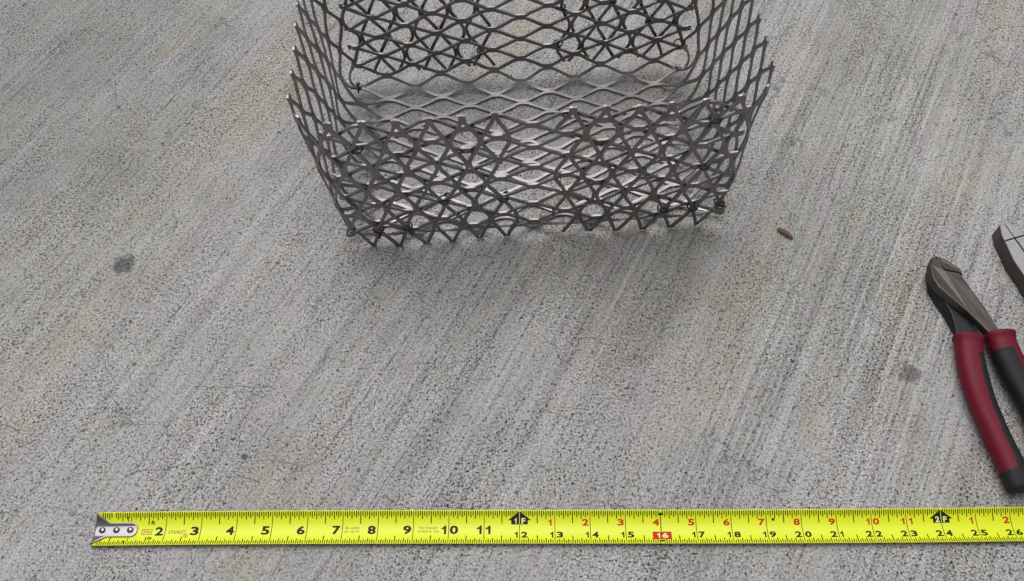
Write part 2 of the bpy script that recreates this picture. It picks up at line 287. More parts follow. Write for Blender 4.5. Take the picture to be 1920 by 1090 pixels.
# ------------------------------------------------------------------ expanded metal basket
A_, B_ = 0.995, 0.4625           # half pitches of the diamond mesh, long way and short way
X0, Y0, PSI = 0.690443, 23.821497, 0.01892521
PRM = {'xl': 6.4136, 'xr': 6.3563, 'll': 0.0678, 'lr': 0.0876, 'Rs': 1.7496, 'yf': 6.9811, 'lf': -0.0332, 'Rf': 0.9542, 'yb': 0.406, 'lb': 0.0009, 'Rb': 1.0866, 'rc': 1.3079, 'du': 0.0273, 'dv': -0.0383}
CTRL = [[1.0,1,-0.033,0.128,-0.0],[3.0,1,0.019,0.024,-0.0],[5.0,1,-0.011,-0.001,-0.0],[7.0,1,-0.009,0.025,0.0],[9.0,1,-0.0,0.042,0.0],[11.0,1,-0.043,0.077,0.0],[2.0,2,0.003,0.042,0.0],[4.0,2,0.01,0.0,0.0],[6.0,2,-0.021,-0.028,-0.0],[8.0,2,-0.029,-0.009,0.0],[10.0,2,-0.014,-0.004,-0.0],[1.0,3,-0.005,0.099,-0.0],[3.0,3,0.008,0.024,0.0],[7.0,3,-0.016,-0.053,0.0],[11.0,3,-0.074,0.054,0.0],[1.0,-1,-0.018,-0.017,-0.01],[3.0,-1,0.004,-0.012,-0.007],[5.0,-1,-0.035,-0.01,-0.006],[7.0,-1,-0.022,-0.011,-0.006],[9.0,-1,-0.012,-0.011,-0.007],[11.0,-1,0.024,-0.01,-0.006],[2.0,-2,0.006,-0.061,-0.036],[4.0,-2,-0.004,-0.053,-0.031],[6.0,-2,-0.003,-0.063,-0.037],[10.0,-2,0.028,-0.049,-0.029],[3.0,-3,-0.143,-0.02,-0.013],[5.0,-3,-0.068,-0.009,-0.006],[7.0,-3,-0.031,-0.022,-0.013],[9.0,-3,0.03,-0.002,-0.001],[11.0,-3,0.012,-0.02,-0.011],[2.0,-4,-0.016,-0.02,-0.012],[4.0,-4,0.065,0.039,0.023],[6.0,-4,-0.003,-0.008,-0.005],[10.0,-4,0.017,-0.017,-0.01],[3.0,-5,0.022,0.024,0.014],[5.0,-5,-0.026,0.023,0.013],[7.0,-5,-0.018,0.022,0.013],[9.0,-5,-0.103,0.028,0.015],[11.0,-5,0.031,-0.0,0.0],[2.0,-6,-0.066,-0.01,-0.006],[4.0,-6,-0.061,0.037,0.021],[6.0,-6,-0.004,0.043,0.025],[10.0,-6,-0.017,0.016,0.009],[1.0,-7,-0.148,-0.03,-0.019],[3.0,-7,-0.108,0.025,0.013],[5.0,-7,-0.002,0.057,0.034],[7.0,-7,0.001,0.045,0.026],[9.0,-7,-0.086,0.034,0.019],[11.0,-7,0.001,-0.049,-0.029],[6.0,18,-0.057,0.043,0.024],[6.0,20,-0.075,0.018,0.01],[6.0,22,-0.032,-0.02,-0.012],[6.0,24,-0.027,-0.027,-0.016],[6.0,26,-0.063,-0.053,-0.031],[5.0,27,-0.115,0.045,0.025],[7.0,27,-0.035,0.04,0.023],[9.0,27,0.001,0.011,0.007],[11.0,27,-0.029,0.052,0.03],[3.0,27,-0.001,0.0,0.0],[1.0,27,0.028,-0.026,-0.015],[-6.15,14,-0.115,-0.15,-0.089],[-6.15,16,0.023,-0.025,-0.014],[-6.15,18,0.012,-0.062,-0.036],[-6.15,20,0.032,-0.073,-0.043],[-6.15,22,0.053,-0.072,-0.042],[-6.15,24,0.047,-0.043,-0.025],[-6.15,26,0.014,0.012,0.007],[-5.0,15,-0.077,-0.052,-0.031],[-5.0,17,0.046,0.064,0.038],[-5.0,19,0.008,-0.082,-0.048],[-5.0,21,0.005,-0.064,-0.037],[-5.0,23,0.022,-0.101,-0.059],[-5.0,25,0.024,-0.043,-0.025],[-5.0,27,-0.075,0.007,0.003],[-4.0,14,-0.079,-0.18,-0.106],[-4.0,16,0.015,-0.02,-0.012],[-4.0,18,-0.006,-0.035,-0.02],[-4.0,20,0.014,-0.112,-0.065],[-4.0,22,0.017,0.003,0.002],[-4.0,24,0.024,-0.06,-0.035],[-4.0,26,0.027,0.042,0.025],[-3.0,15,0.004,-0.072,-0.042],[-3.0,17,0.101,-0.099,-0.057],[-3.0,19,0.044,-0.06,-0.035],[-3.0,21,0.062,0.087,0.052],[-3.0,23,0.012,-0.029,-0.017],[-3.0,25,-0.01,0.008,0.004],[-2.0,16,0.016,-0.04,-0.023],[-2.0,18,0.026,0.014,0.008],[-2.0,20,-0.007,0.003,0.002],[-2.0,22,0.034,0.082,0.048],[-2.0,24,0.015,0.012,0.007],[-2.0,26,0.028,0.159,0.093],[-1.0,15,-0.002,-0.096,-0.056],[-1.0,17,0.076,-0.02,-0.011],[-1.0,19,0.048,0.037,0.022],[-1.0,21,0.023,0.019,0.011],[-1.0,23,0.042,0.111,0.065],[-1.0,25,-0.015,0.103,0.06],[-1.0,27,-0.025,0.144,0.084],[18.15,14,0.115,-0.151,-0.087],[18.15,16,-0.036,-0.016,-0.01],[18.15,18,-0.039,-0.073,-0.043],[18.15,20,-0.051,-0.101,-0.06],[18.15,22,-0.075,-0.115,-0.068],[18.15,24,-0.098,-0.104,-0.062],[18.15,26,-0.103,-0.08,-0.048],[17.0,15,0.101,0.101,0.06],[17.0,17,-0.046,0.181,0.106],[17.0,19,-0.016,-0.035,-0.021],[17.0,21,-0.013,-0.013,-0.008],[17.0,23,-0.038,-0.056,-0.033],[17.0,25,-0.049,-0.033,-0.02],[17.0,27,-0.039,0.068,0.039],[16.0,16,0.011,-0.03,-0.018],[16.0,18,0.012,0.051,0.03],[16.0,20,-0.0,-0.051,-0.03],[16.0,22,-0.002,-0.002,-0.001],[16.0,24,-0.02,-0.089,-0.052],[16.0,26,0.003,0.061,0.036],[15.0,15,0.094,-0.092,-0.053],[15.0,17,0.065,0.105,0.062],[15.0,19,0.013,-0.013,-0.007],[15.0,21,0.023,0.035,0.021],[15.0,23,0.03,0.027,0.016],[15.0,25,0.004,0.007,0.004],[15.0,27,0.085,0.108,0.064],[14.0,14,0.193,-0.122,-0.069],[14.0,16,0.052,0.015,0.01],[14.0,18,0.054,0.035,0.021],[14.0,20,0.037,-0.031,-0.018],[14.0,22,0.046,0.032,0.019],[14.0,24,0.058,0.008,0.005],[14.0,26,0.047,0.13,0.077],[13.0,15,0.157,-0.144,-0.083],[13.0,17,0.112,0.047,0.029],[13.0,19,0.077,0.001,0.001],[13.0,21,0.132,-0.006,-0.002],[13.0,23,0.103,0.023,0.014],[13.0,25,0.095,0.095,0.057],[13.0,27,0.221,0.084,0.052],[-6.15,8,-0.04,-0.158,-0.093],[-6.15,10,-0.027,-0.185,-0.108],[-6.15,12,-0.09,-0.165,-0.098],[-6.15,6,-0.046,-0.089,-0.052],[-6.15,4,-0.077,-0.15,-0.089],[-5.0,7,0.039,-0.041,-0.024],[-4.0,6,0.066,-0.085,-0.049],[-3.0,5,0.122,-0.082,-0.046],[-5.0,9,0.003,-0.138,-0.081],[-4.0,8,0.093,-0.119,-0.069],[-3.0,7,0.158,-0.151,-0.086],[-5.0,11,-0.027,-0.184,-0.108],[0.0,2,-0.083,-0.011,-0.007],[0.0,0,-0.131,0.107,0.061],[-5.0,5,-0.0,-0.09,-0.053],[-4.0,4,0.09,-0.063,-0.036],[-3.0,3,0.088,0.024,0.015],[-5.0,3,-0.063,-0.003,-0.002],[-4.0,2,-0.01,-0.09,-0.053],[-3.0,1,-0.055,0.031,0.018],[-2.0,0,-0.058,0.099,0.057],[-1.0,-1,-0.079,0.091,0.052],[-4.0,0,-0.068,0.065,0.037],[-3.0,-1,-0.018,0.071,0.041],[18.15,8,0.035,-0.13,-0.076],[18.15,10,0.038,-0.126,-0.073],[18.15,12,0.031,-0.153,-0.089],[17.0,7,0.054,0.005,0.003],[16.0,6,0.056,0.052,0.031],[15.0,5,0.01,0.062,0.037],[14.0,4,-0.029,0.071,0.041],[17.0,9,0.109,0.063,0.038],[16.0,8,0.05,-0.004,-0.002],[15.0,7,0.018,0.025,0.015],[14.0,6,-0.009,0.031,0.018],[17.0,11,0.083,0.006,0.004],[16.0,10,0.076,-0.004,-0.002],[17.0,5,0.063,0.011,0.007],[16.0,4,0.055,0.083,0.049],[15.0,3,-0.005,0.088,0.052],[14.0,2,-0.04,0.065,0.038],[13.0,1,-0.021,0.064,0.037],[12.0,0,-0.077,0.007,0.003],[13.0,3,-0.063,0.055,0.031],[12.0,2,-0.074,-0.012,-0.008],[13.0,-1,0.064,0.042,0.025],[14.0,0,0.028,0.058,0.034],[15.0,1,0.002,0.087,0.051],[-2.0,-2,-0.018,0.094,0.055],[-2.0,-4,0.013,0.059,0.035],[-2.0,-6,0.034,0.191,0.112],[-2.0,-10,0.007,0.032,0.019],[-2.0,-12,0.028,0.148,0.087],[-1.0,-11,0.043,0.106,0.062],[-1.0,-9,0.025,0.104,0.061],[-1.0,-5,-0.011,0.083,0.048],[-3.0,-11,0.1,0.163,0.097],[-3.0,-9,0.055,0.133,0.079],[-3.0,-7,-0.016,0.008,0.005],[-3.0,-5,0.021,0.07,0.041],[14.0,-2,-0.045,0.008,0.004],[14.0,-4,-0.076,0.014,0.007],[14.0,-6,-0.088,0.038,0.021],[14.0,-8,-0.069,-0.048,-0.029],[14.0,-10,-0.096,0.018,0.009],[13.0,-5,-0.028,0.017,0.01],[13.0,-9,-0.046,0.003,0.001],[15.0,-5,-0.109,-0.033,-0.021],[15.0,-7,-0.154,-0.031,-0.02],[15.0,-9,-0.174,0.041,0.022]]
def prof(s,s0,R,lean,line=0.0):
    th=math.pi/2-lean
    T=R*math.tan(th/2)
    a=s0-T
    L=R*th
    oe=a+R*math.sin(th); ze=R*(1-math.cos(th)); r=s-a-L
    lo,lz=oe+r*math.cos(th),ze+r*math.sin(th)
    if r>=0: return lo,lz
    if s<=a: o,z=s,0.
    else:
        k=(s-a)/R; o,z=a+R*math.sin(k),R*(1-math.cos(k))
    return o+(lo-o)*line,z+(lz-z)*line
def sstep(a,b,x):
    t=min(1,max(0,(x-a)/(b-a))); return t*t*(3-2*t)
def surf(i,j,P,panel,off=0.0):
    U=A_*(i-6)+P['du']; V=-B_*j+P['dv']
    sgn=-1 if U<0 else 1
    x0,l=(P['xl'],P['ll']) if sgn<0 else (P['xr'],P['lr'])
    if panel=='floor':
        if V<-3: o,z=prof(-V,P['yf'],P['Rf'],P['lf']); y=-o
        else:
            o,z=prof(V+3,P['yb']+3,P['Rb'],P['lb']); y=o-3
        wf=sstep(-0.5,1.5,j)*sstep(15,12.5,j) if False else sstep(-0.5,1.5,j)*(1-sstep(12.5,15,j))
        so,sz=prof(abs(U),x0,P['Rs'],l)
        return [U+wf*(so-abs(U))*sgn,y,z+wf*sz]
    o,z=prof(abs(U),x0,P['Rs'],l)
    r=P['rc']
    if V<-3:
        a=P['yf']+z*math.tan(P['lf'])+off-r; d=-V-a; S=-1
    else:
        a=P['yb']+z*math.tan(P['lb'])+off-r; d=V-a; S=1
    if d<=0: return [sgn*o,V,z]
    t=d/r; wl=min(1,t/(math.pi/2))
    o,z=prof(abs(U),x0,P['Rs'],l,wl)
    if t<math.pi/2: return [sgn*(o-r+r*math.cos(t)),S*(a+r*math.sin(t)),z]
    return [sgn*(o-r-(t-math.pi/2)*r),S*(a+r),z]
def warp(i, j):
    sx = sy = sz = 0.0; sw = 0.30
    for (ci, cj, dx, dy, dz) in CTRL:
        a = (i - ci) * A_; b = (j - cj) * B_
        d2 = a * a + b * b
        if d2 > 9: continue
        # the front and back flaps are cut loose from the middle strip
        if (j > 15 or j < -1) and (cj > 14 or cj < 0) and ((0 <= i <= 12) != (0 <= ci <= 12)): continue
        k = math.exp(-d2 / (2 * 0.62 * 0.62)); sw += k; sx += k * dx; sy += k * dy; sz += k * dz
    return sx / sw, sy / sw, sz / sw
CPS, SPS = math.cos(PSI), math.sin(PSI)
def bpos(i, j, panel, lift=0.0):
    p = surf(i, j, PRM, panel, OFFS if panel == 'side' else 0.0)
    if j <= 15 and j >= -2:
        if panel == 'side' and -1.2 < min(i, 12 - i) < 0:
            t = sstep(-1.2, 0.0, min(i, 12 - i)); q = surf(i, j, PRM, 'floor', 0.0)
            p = [p[k] * (1 - t) + q[k] * t for k in range(3)]
    wx, wy, wz = warp(i, j)
    nz = mnoise.noise_vector(Vector((i * 0.9, j * 0.45, 3.0 if panel == 'side' else 9.0))) * 0.035 + mnoise.noise_vector(Vector((i * 3.1, j * 1.5, 5.0))) * 0.012
    wx += nz.x; wy += nz.y; wz += nz.z
    x, y, z = p[0] + wx, p[1] + wy, max(0.0, p[2] + wz) + 0.06
    if panel == 'side' and j > 13:                # the cut lower ends of the front flaps splay in and rest on the slab
        e = max(-i, i - 12); t = sstep(13.0, 15.5, j) * (1 - sstep(0.0, 1.15, e))
        d = t * 0.33; z -= d; y += 0.45 * d; z = max(z, 0.035)
    return Vector((X0 + CPS * x - SPS * y, Y0 + SPS * x + CPS * y, z))
WS = 0.106; HW = WS / 2
OFFS = 0.12
SAMP = [0.0, 0.09, 0.15, 0.21, 0.28, 0.42, 0.58, 0.72, 0.79, 0.85, 0.91]
def wave(s):
    # 0..1 -> 0..1, flat at the bonds, rounded shoulders
    a, r = 0.09, 0.16
    def integ(t):
        if t <= a: return 0.0
        if t <= a + r: return (t - a) ** 2 / (2 * r)
        if t <= 1 - a - r: return r / 2 + (t - a - r)
        if t <= 1 - a: u = 1 - a - t; return r / 2 + (1 - 2 * a - 2 * r) + r / 2 - u * u / (2 * r)
        return r / 2 + (1 - 2 * a - 2 * r) + r / 2
    return integ(s) / integ(1.0)
def centre(k, i):
    """y of the centre line of strand k at long-way position i, in inches"""
    i0 = math.floor(i + 1e-9); s = min(1.0, max(0.0, i - i0))
    def yn(ii): return (k * B_ + HW) if (ii + k) % 2 == 0 else ((k + 1) * B_ - HW)
    f = wave(s); return yn(i0) * (1 - f) + yn(i0 + 1) * f
def strand(V, F, key, k, ia, ib, panel):
    if ib < ia: ia, ib = ib, ia
    xs = sorted(set([ia, ib] + [round(c + s, 4) for c in range(math.floor(ia) - 1, math.ceil(ib) + 1) for s in SAMP if ia < c + s < ib]))
    prev = None
    for i in xs:
        c = centre(k, i); e = 1e-3
        sl = (centre(k, i + e) - centre(k, i - e)) / (2 * e * A_)
        L = math.hypot(1, sl); nx, ny = -sl / L, 1 / L
        cur = []
        hw_ = HW * (1.0 + 0.16 * mnoise.noise(Vector((i * 4.0, k * 7.3, 1.0)))) if abs(i - round(i)) > 0.2 else HW
        for sg in (-1, 1):
            ii = i + sg * hw_ * nx / A_; yy = c + sg * hw_ * ny
            kk = (round(ii, 3), round(yy, 3))
            if kk not in key:
                key[kk] = len(V); V.append(bpos(ii, yy / B_, panel))
            cur.append(key[kk])
        if prev: 
            if len({prev[0], cur[0], cur[1], prev[1]}) == 4: F.append((prev[0], cur[0], cur[1], prev[1]))
        prev = cur
TH = 0.064
basket = thing('mesh_basket', 'open rectangular basket folded from dark expanded steel mesh, standing on the concrete', 'basket', (X0, Y0 - 3.2, 0))
def panel(name, pieces, pn, label=None):
    V, F, key = [], [], {}
    for (k, a, b) in pieces: strand(V, F, key, k, a, b, pn)
    return mk(name, V, F, M_steel, basket, smooth=False, label=label, sol=TH, bev=0.009)
T0 = 6.14
panel('floor_panel', [(k, 0, 12) for k in range(-1, 14)], 'floor')
panel('front_wall', [(14, 0.6, 11.4)] + [(k, -0.13, 12.13) for k in range(15, 27)], 'floor')
panel('back_wall', [(k, -0.20, 12.20) for k in range(-13, -1)], 'floor')
panel('side_wall', [(k, -T0, 0) for k in range(-1, 14)], 'side')
panel('side_wall', [(k, 12, 12 + T0) for k in range(-1, 14)], 'side')
panel('corner_flap', [(k, -T0, -0.12) for k in range(14, 26)] + [(26, -T0, -3.9), (26, -2.12, -0.12)], 'side', 'flap folded round the front left corner')
panel('corner_flap', [(k, 12.12, 12 + T0) for k in range(14, 26)] + [(26, 17.0, 12 + T0), (26, 12.9, 16.12)], 'side', 'flap folded round the front right corner')
panel('corner_flap', [(k, -T0, -0.2) for k in range(-12, -1)], 'side', 'flap folded round the back left corner')
panel('corner_flap', [(k, 12.2, 12 + T0) for k in range(-11, -1)], 'side', 'flap folded round the back right corner')

# ---- twisted wire ties that hold the flaps to the walls
def tube(V, F, pts, rad, seg=8, caps=True, flat=1.0):
    base = len(V); P = [Vector(p) for p in pts]; n = len(P)
    up = None
    for q in range(n):
        t = (P[min(q + 1, n - 1)] - P[max(q - 1, 0)]).normalized()
        if up is None:
            up = Vector((0, 0, 1)) if abs(t.z) < 0.9 else Vector((1, 0, 0))
        s = t.cross(up).normalized(); up = s.cross(t).normalized()
        r = rad[q] if isinstance(rad, (list, tuple)) else rad
        for a in range(seg):
            th = 2 * math.pi * a / seg
            V.append(P[q] + s * math.cos(th) * r + up * math.sin(th) * r * flat)
    for q in range(n - 1):
        for a in range(seg):
            b_ = (a + 1) % seg
            F.append((base + q * seg + a, base + q * seg + b_, base + (q + 1) * seg + b_, base + (q + 1) * seg + a))
    if caps:
        F.append(tuple(base + a for a in reversed(range(seg)))); F.append(tuple(base + (n - 1) * seg + a for a in range(seg)))
def tie(i, j, tw=1.0, inside=False, along='j', tail=0.20, rr=0.17):
    pn = 'side'
    c = bpos(i, j, pn); di = (bpos(i + 0.1, j, pn) - bpos(i - 0.1, j, pn)).normalized(); dj = (bpos(i, j + 0.2, pn) - bpos(i, j - 0.2, pn)).normalized()
    nrm = di.cross(dj).normalized()
    if nrm.dot(Vector((X0, Y0 - 3.2, 2)) - c) > 0: nrm = -nrm       # points out of the basket
    a_ = dj if along == 'j' else di; b_ = di if along == 'j' else dj
    c = c - nrm * 0.06
    V, F = [], []
    pts = [c + a_ * (math.cos(t) * rr) + nrm * (math.sin(t) * 0.17) + b_ * (0.05 * t / 6.28) for t in [2 * math.pi * q / 14 for q in range(15)]]
    tube(V, F, pts, 0.030, 7)
    s = -1 if inside else 1
    st = c + a_ * rr * 0.3 + nrm * 0.17 * s
    for ph in (0.0, math.pi):
        pts = [st + (a_ * 0.35 * tw + b_ * 0.55 + nrm * 0.55 * s).normalized() * tail * u + a_ * 0.028 * math.cos(ph + u * 10) + b_ * 0.028 * math.sin(ph + u * 10) for u in [q / 9 for q in range(10)]]
        tube(V, F, pts, 0.024, 6)
    mk('wire_tie', V, F, M_wire, basket, smooth=True)
for args in ((-2, 26, 1, True), (-1, 17, -1, False), (-1, 19, 1, False), (-4.9, 17.2, 1, True), (17, 17, -1, True), (15, 17, 1, True),
             (13, 17, 1, False), (13, 15, -1, False), (13, 19, 1, True), (-1.05, -11, 1, True), (13.2, -10.9, -1, True), (13, -1.4, 1, True), (-0.1, 0.2, 1, True), (-2.2, 22, 1, True), (14.9, -11, 1, True)):
    tie(*args)
# bent offcut wires that stick out below the back flaps

# ------------------------------------------------------------------ tape measure blade
TXP = [-1.7325696839394965e-05, -0.000399405016462885, 1.0157146393446554, -12.176676938425297]
TYP = [2.909088079943393e-05, -0.00107612565289001, -0.03230920051977797, 8.016314613856204]
def pol(c, u):
    r = 0.0
    for a in c: r = r * u + a
    return r
def tcen(u):
    if u > 26.5:
        a = tcen(26.5); t = Vector((pol(TXP, 26.5) - pol(TXP, 26.4), pol(TYP, 26.5) - pol(TYP, 26.4), 0)) * 10
        return a + t * (u - 26.5)
    return Vector((pol(TXP, u), pol(TYP, u), 0))
TR_, THA = 0.811, 0.6185
def tp(u, v, h=0.0):
    """point on the blade: u inches along, v 0 (far edge) to 1 (near edge), h above the printed face"""
    e = tcen(u); t = (tcen(u + 0.05) - tcen(u - 0.05)).normalized(); ac = Vector((t.y, -t.x, 0))   # towards the camera
    f = (v - 0.5) * 2 * THA
    return e + ac * (0.47 + TR_ * math.sin(f)) + Vector((0, 0, 0.022 + TR_ * (1 - math.cos(f)))) + (ac * -math.sin(f) + Vector((0, 0, math.cos(f)))) * h
tape = thing('tape_measure', 'yellow steel tape measure blade pulled out straight across the concrete', 'tape measure', tp(13, 0.5))
V, F = [], []
us = [0.055] + [0.25 * k for k in range(1, 161)]; nv = 16
for u in us:
    for a in range(nv + 1): V.append(tp(u, a / nv))
for k in range(len(us) - 1):
    for a in range(nv):
        p = k * (nv + 1) + a; F.append((p, p + 1, p + nv + 2, p + nv + 1))
mk('blade', V, F, M_tape, tape, smooth=True, sol=0.012, off=-1.0)
PH = 0.0035
def quad(V, F, u0, u1, v0, v1, h=PH, n=1, sk=0.0):
    for k in range(n):
        a, b = v0 + (v1 - v0) * k / n, v0 + (v1 - v0) * (k + 1) / n
        base = len(V); V += [tp(u0, a, h), tp(u1, a, h), tp(u1, b, h), tp(u0, b, h)]; F.append((base, base + 3, base + 2, base + 1))
V, F = [], []
for q in range(3, 40 * 16):
    u = q / 16.0
    if q % 16 == 0: continue
    if q % 8 == 0: lt, lb, wd = 0.37, 0.28, 0.026
    elif q % 4 == 0: lt, lb, wd = 0.245, 0.19, 0.026
    elif q % 2 == 0: lt, lb, wd = 0.205, 0.16, 0.026
    else: lt, lb, wd = 0.155, 0.125, 0.026
    skip = any(abs(u - a) < 0.3 for a in (12, 24, 36))
    if u > 1.1 or lt < 0.3:
        quad(V, F, u - wd / 2, u + wd / 2, 0.012, min(lt, 0.05 + 0.5 * abs(u - round(u / 12) * 12)) if skip else lt, n=3)
    quad(V, F, u - wd / 2, u + wd / 2, 1 - lb, 0.988, n=2)
for k in range(1, 40):
    if k == 1:
        quad(V, F, 1 - 0.01, 1 + 0.01, 0.012, 0.28, n=4); quad(V, F, 1 - 0.01, 1 + 0.01, 0.74, 0.988, n=4); continue
    if k % 12 == 0: quad(V, F, k - 0.009, k + 0.009, 0.40, 0.988, n=9)
    elif k % 16 == 0: quad(V, F, k - 0.012, k + 0.012, 0.08, 0.60, n=9)
    else: quad(V, F, k - 0.009, k + 0.009, 0.012, 0.988, n=14)
mk('tick_marks', V, F, M_ink, tape, kind='stuff')
_fcache = {}
def glyphs(text, h, wide=1.25, bold=0.035, shear=0.0):
    key = (text, h, wide, bold, shear)
    if key in _fcache: return _fcache[key]
    cu = bpy.data.curves.new('t', 'FONT'); cu.body = text; cu.size = 1.0; cu.offset = bold; cu.resolution_u = 3; cu.shear = shear; cu.space_character = 1.12
    ob = bpy.data.objects.new('t', cu); C.objects.link(ob)
    dg = bpy.context.evaluated_depsgraph_get(); me = bpy.data.meshes.new_from_object(ob.evaluated_get(dg))
    bm = bmesh.new(); bm.from_mesh(me); bmesh.ops.triangulate(bm, faces=bm.faces[:])
    vs_ = [(v.co.x, v.co.y) for v in bm.verts]; fs = [tuple(v.index for v in f.verts) for f in bm.faces]; bm.free()
    bpy.data.objects.remove(ob); bpy.data.curves.remove(cu); bpy.data.meshes.remove(me)
    xs = [a for a, b in vs_]; ys = [b for a, b in vs_]
    x0, x1, y0, y1 = min(xs), max(xs), min(ys), max(ys); sc = h / (y1 - y0)
    r = ([((a - (x0 + x1) / 2) * sc * wide, (b - (y0 + y1) / 2) * sc) for a, b in vs_], fs, (x1 - x0) * sc * wide)
    _fcache[key] = r; return r
def one(h, w):
    w = w * 1.35; t = w * 0.50
    P = [(w / 2, -h / 2), (w / 2, h / 2), (w / 2 - t * 0.85, h / 2), (w / 2 - t, h * 0.36), (-w * 0.62, h * 0.22), (-w * 0.62, h * 0.05), (w / 2 - t, h * 0.14), (w / 2 - t, -h / 2)]
    return P, [(0, 1, 2, 3, 6, 7), (3, 4, 5, 6)], w * 1.15
def put(V, F, text, u, v, h, lift=PH, width=None, **kw):
    if text == '1': g, fs, wd = one(h, width or 0.1)
    else: g, fs, wd = glyphs(text, h, **kw)
    k = (width / wd) if width else 1.0
    base = len(V); V += [tp(u + a * k, v - b, lift) for a, b in g]; F += [tuple(base + q for q in f) for f in fs]
# blade-face numerals, each a printed mark of its own
for k in range(2, 40):
    V, F = [], []
    s = str(k)
    if k < 12:
        if k < 10: put(V, F, s, k - 0.17, 0.555, 0.25, width=0.23)
        else: put(V, F, s[0], k - 0.13, 0.555, 0.25, width=0.14 if s[0] == '1' else 0.2); put(V, F, s[1], k + (0.15 if s[1] != '1' else 0.12), 0.555, 0.25, width=0.14 if s[1] == '1' else 0.24)
    elif k % 16:
        def w_(c): return 0.09 if c == '1' else 0.185
        put(V, F, s[0], k - 0.045 - w_(s[0]) / 2, 0.70, 0.185, width=w_(s[0])); put(V, F, s[1], k + 0.045 + w_(s[1]) / 2, 0.70, 0.185, width=w_(s[1]))
    if V: mk('inch_numeral', V, F, M_ink, tape)
for k in range(13, 40):
    m_ = k % 12
    if m_ == 0: continue
    V, F = [], []; s = str(m_)
    if m_ < 10: put(V, F, s, k - 0.135, 0.345, 0.185, width=0.10 if m_ == 1 else 0.185)
    else:
        put(V, F, s[0], k - 0.10, 0.345, 0.185, width=0.095); put(V, F, s[1], k + 0.13, 0.345, 0.185, width=0.095 if s[1] == '1' else 0.18)
    mk('foot_numeral', V, F, M_redink, tape)
for k in (12, 24, 36):                                             # black foot arrows
    V, F = [], []
    P2 = [(k, 0.035), (k + 0.33, 0.285), (k + 0.235, 0.285), (k + 0.235, 0.40), (k - 0.235, 0.40), (k - 0.235, 0.285), (k - 0.33, 0.285)]
    def strip(u0, u1, fa, fb, n=10):
        for q in range(n):
            a, b = u0 + (u1 - u0) * q / n, u0 + (u1 - u0) * (q + 1) / n
            for z in range(4):
                base = len(V)
                V.extend([tp(a, fa(a) + (fb(a) - fa(a)) * z / 4, PH * 1.8), tp(b, fa(b) + (fb(b) - fa(b)) * z / 4, PH * 1.8), tp(b, fa(b) + (fb(b) - fa(b)) * (z + 1) / 4, PH * 1.8), tp(a, fa(a) + (fb(a) - fa(a)) * (z + 1) / 4, PH * 1.8)])
                F.append((base, base + 3, base + 2, base + 1))
    ap = lambda u: 0.035 + abs(u - k) / 0.33 * 0.25
    strip(k - 0.33, k, ap, lambda u: 0.285); strip(k, k + 0.33, ap, lambda u: 0.285); strip(k - 0.235, k + 0.235, lambda u: 0.285, lambda u: 0.40, 6)
    mk('foot_arrow', V, F, M_ink, tape)
    V, F = [], []
    put(V, F, str(k // 12), k - 0.11, 0.305, 0.16, lift=PH * 2.8, width=0.06 if k == 12 else 0.12); put(V, F, 'F', k + 0.11, 0.305, 0.16, lift=PH * 2.8, width=0.11)
    quad(V, F, k - 0.008, k + 0.008, 0.06, 0.40, PH * 2.8, 5)
    mk('foot_arrow_lettering', V, F, M_pale, tape)
for k in (16, 32):                                                 # stud marks
    V, F = [], []; quad(V, F, k - 0.25, k + 0.28, 0.61, 0.85, PH * 1.5, 4); mk('stud_box', V, F, M_redink, tape)
    V, F = [], []; put(V, F, str(k)[0], k - 0.085, 0.73, 0.165, lift=PH * 2.6, width=0.08 if k == 16 else 0.15); put(V, F, str(k)[1], k + 0.10, 0.73, 0.165, lift=PH * 2.6, width=0.165); mk('stud_numeral', V, F, M_pale, tape)
    V, F = [], []
    V += [tp(k, 0.06, PH * 2), tp(k - 0.08, 0.15, PH * 2), tp(k + 0.08, 0.15, PH * 2), tp(k, 0.955, PH * 2), tp(k - 0.08, 0.88, PH * 2), tp(k + 0.08, 0.88, PH * 2)]; F += [(0, 1, 2), (3, 5, 4)]
    mk('stud_arrow', V, F, M_ink, tape)
V, F = [], []
V += [tp(19.2, 0.225, PH * 2), tp(19.15, 0.275, PH * 2), tp(19.2, 0.325, PH * 2), tp(19.25, 0.275, PH * 2)]; F += [(0, 1, 2, 3)]
mk('joist_diamond', V, F, M_ink, tape)
V, F = [], []
put(V, F, '1', 0.90, 0.20, 0.14, width=0.05); put(V, F, '1', 0.90, 0.87, 0.12, width=0.05)
put(V, F, 'ft', 1.62, 0.305, 0.125, width=0.11); put(V, F, 'in', 1.60, 0.755, 0.105, width=0.13, shear=0.25)
mk('unit_lettering', V, F, M_ink, tape)
V, F = [], []
for (a, b, c, d) in ((1.34, 1.63, 0.49, 0.505), (1.34, 1.63, 0.635, 0.65), (1.34, 1.355, 0.49, 0.65), (1.615, 1.63, 0.49, 0.65)): quad(V, F, a, b, c, d, PH * (1.5 if b - a > 0.1 else 2.2))
put(V, F, '30ft', 1.485, 0.57, 0.09, width=0.21, bold=0.01)
mk('length_lettering', V, F, M_smallred, tape)
V, F = [], []
put(V, F, 'STANLEY', 2.34, 0.58, 0.10, width=0.50, shear=0.2, bold=0.02); mk('maker_name', V, F, M_smallred, tape)
V, F = [], []
ring = []
for q in range(20):
    a0, a1 = 2 * math.pi * q / 20, 2 * math.pi * (q + 1) / 20; base = len(V)
    V += [tp(2.60 + r_ * math.cos(t), 0.69 + r_ * math.sin(t), PH) for (r_, t) in ((0.062, a0), (0.062, a1), (0.045, a1), (0.045, a0))]; F.append((base, base + 3, base + 2, base + 1))
put(V, F, 'R', 2.60, 0.69, 0.05, width=0.045, bold=0.0)
mk('registered_mark', V, F, M_smallred, tape)
V, F = [], []
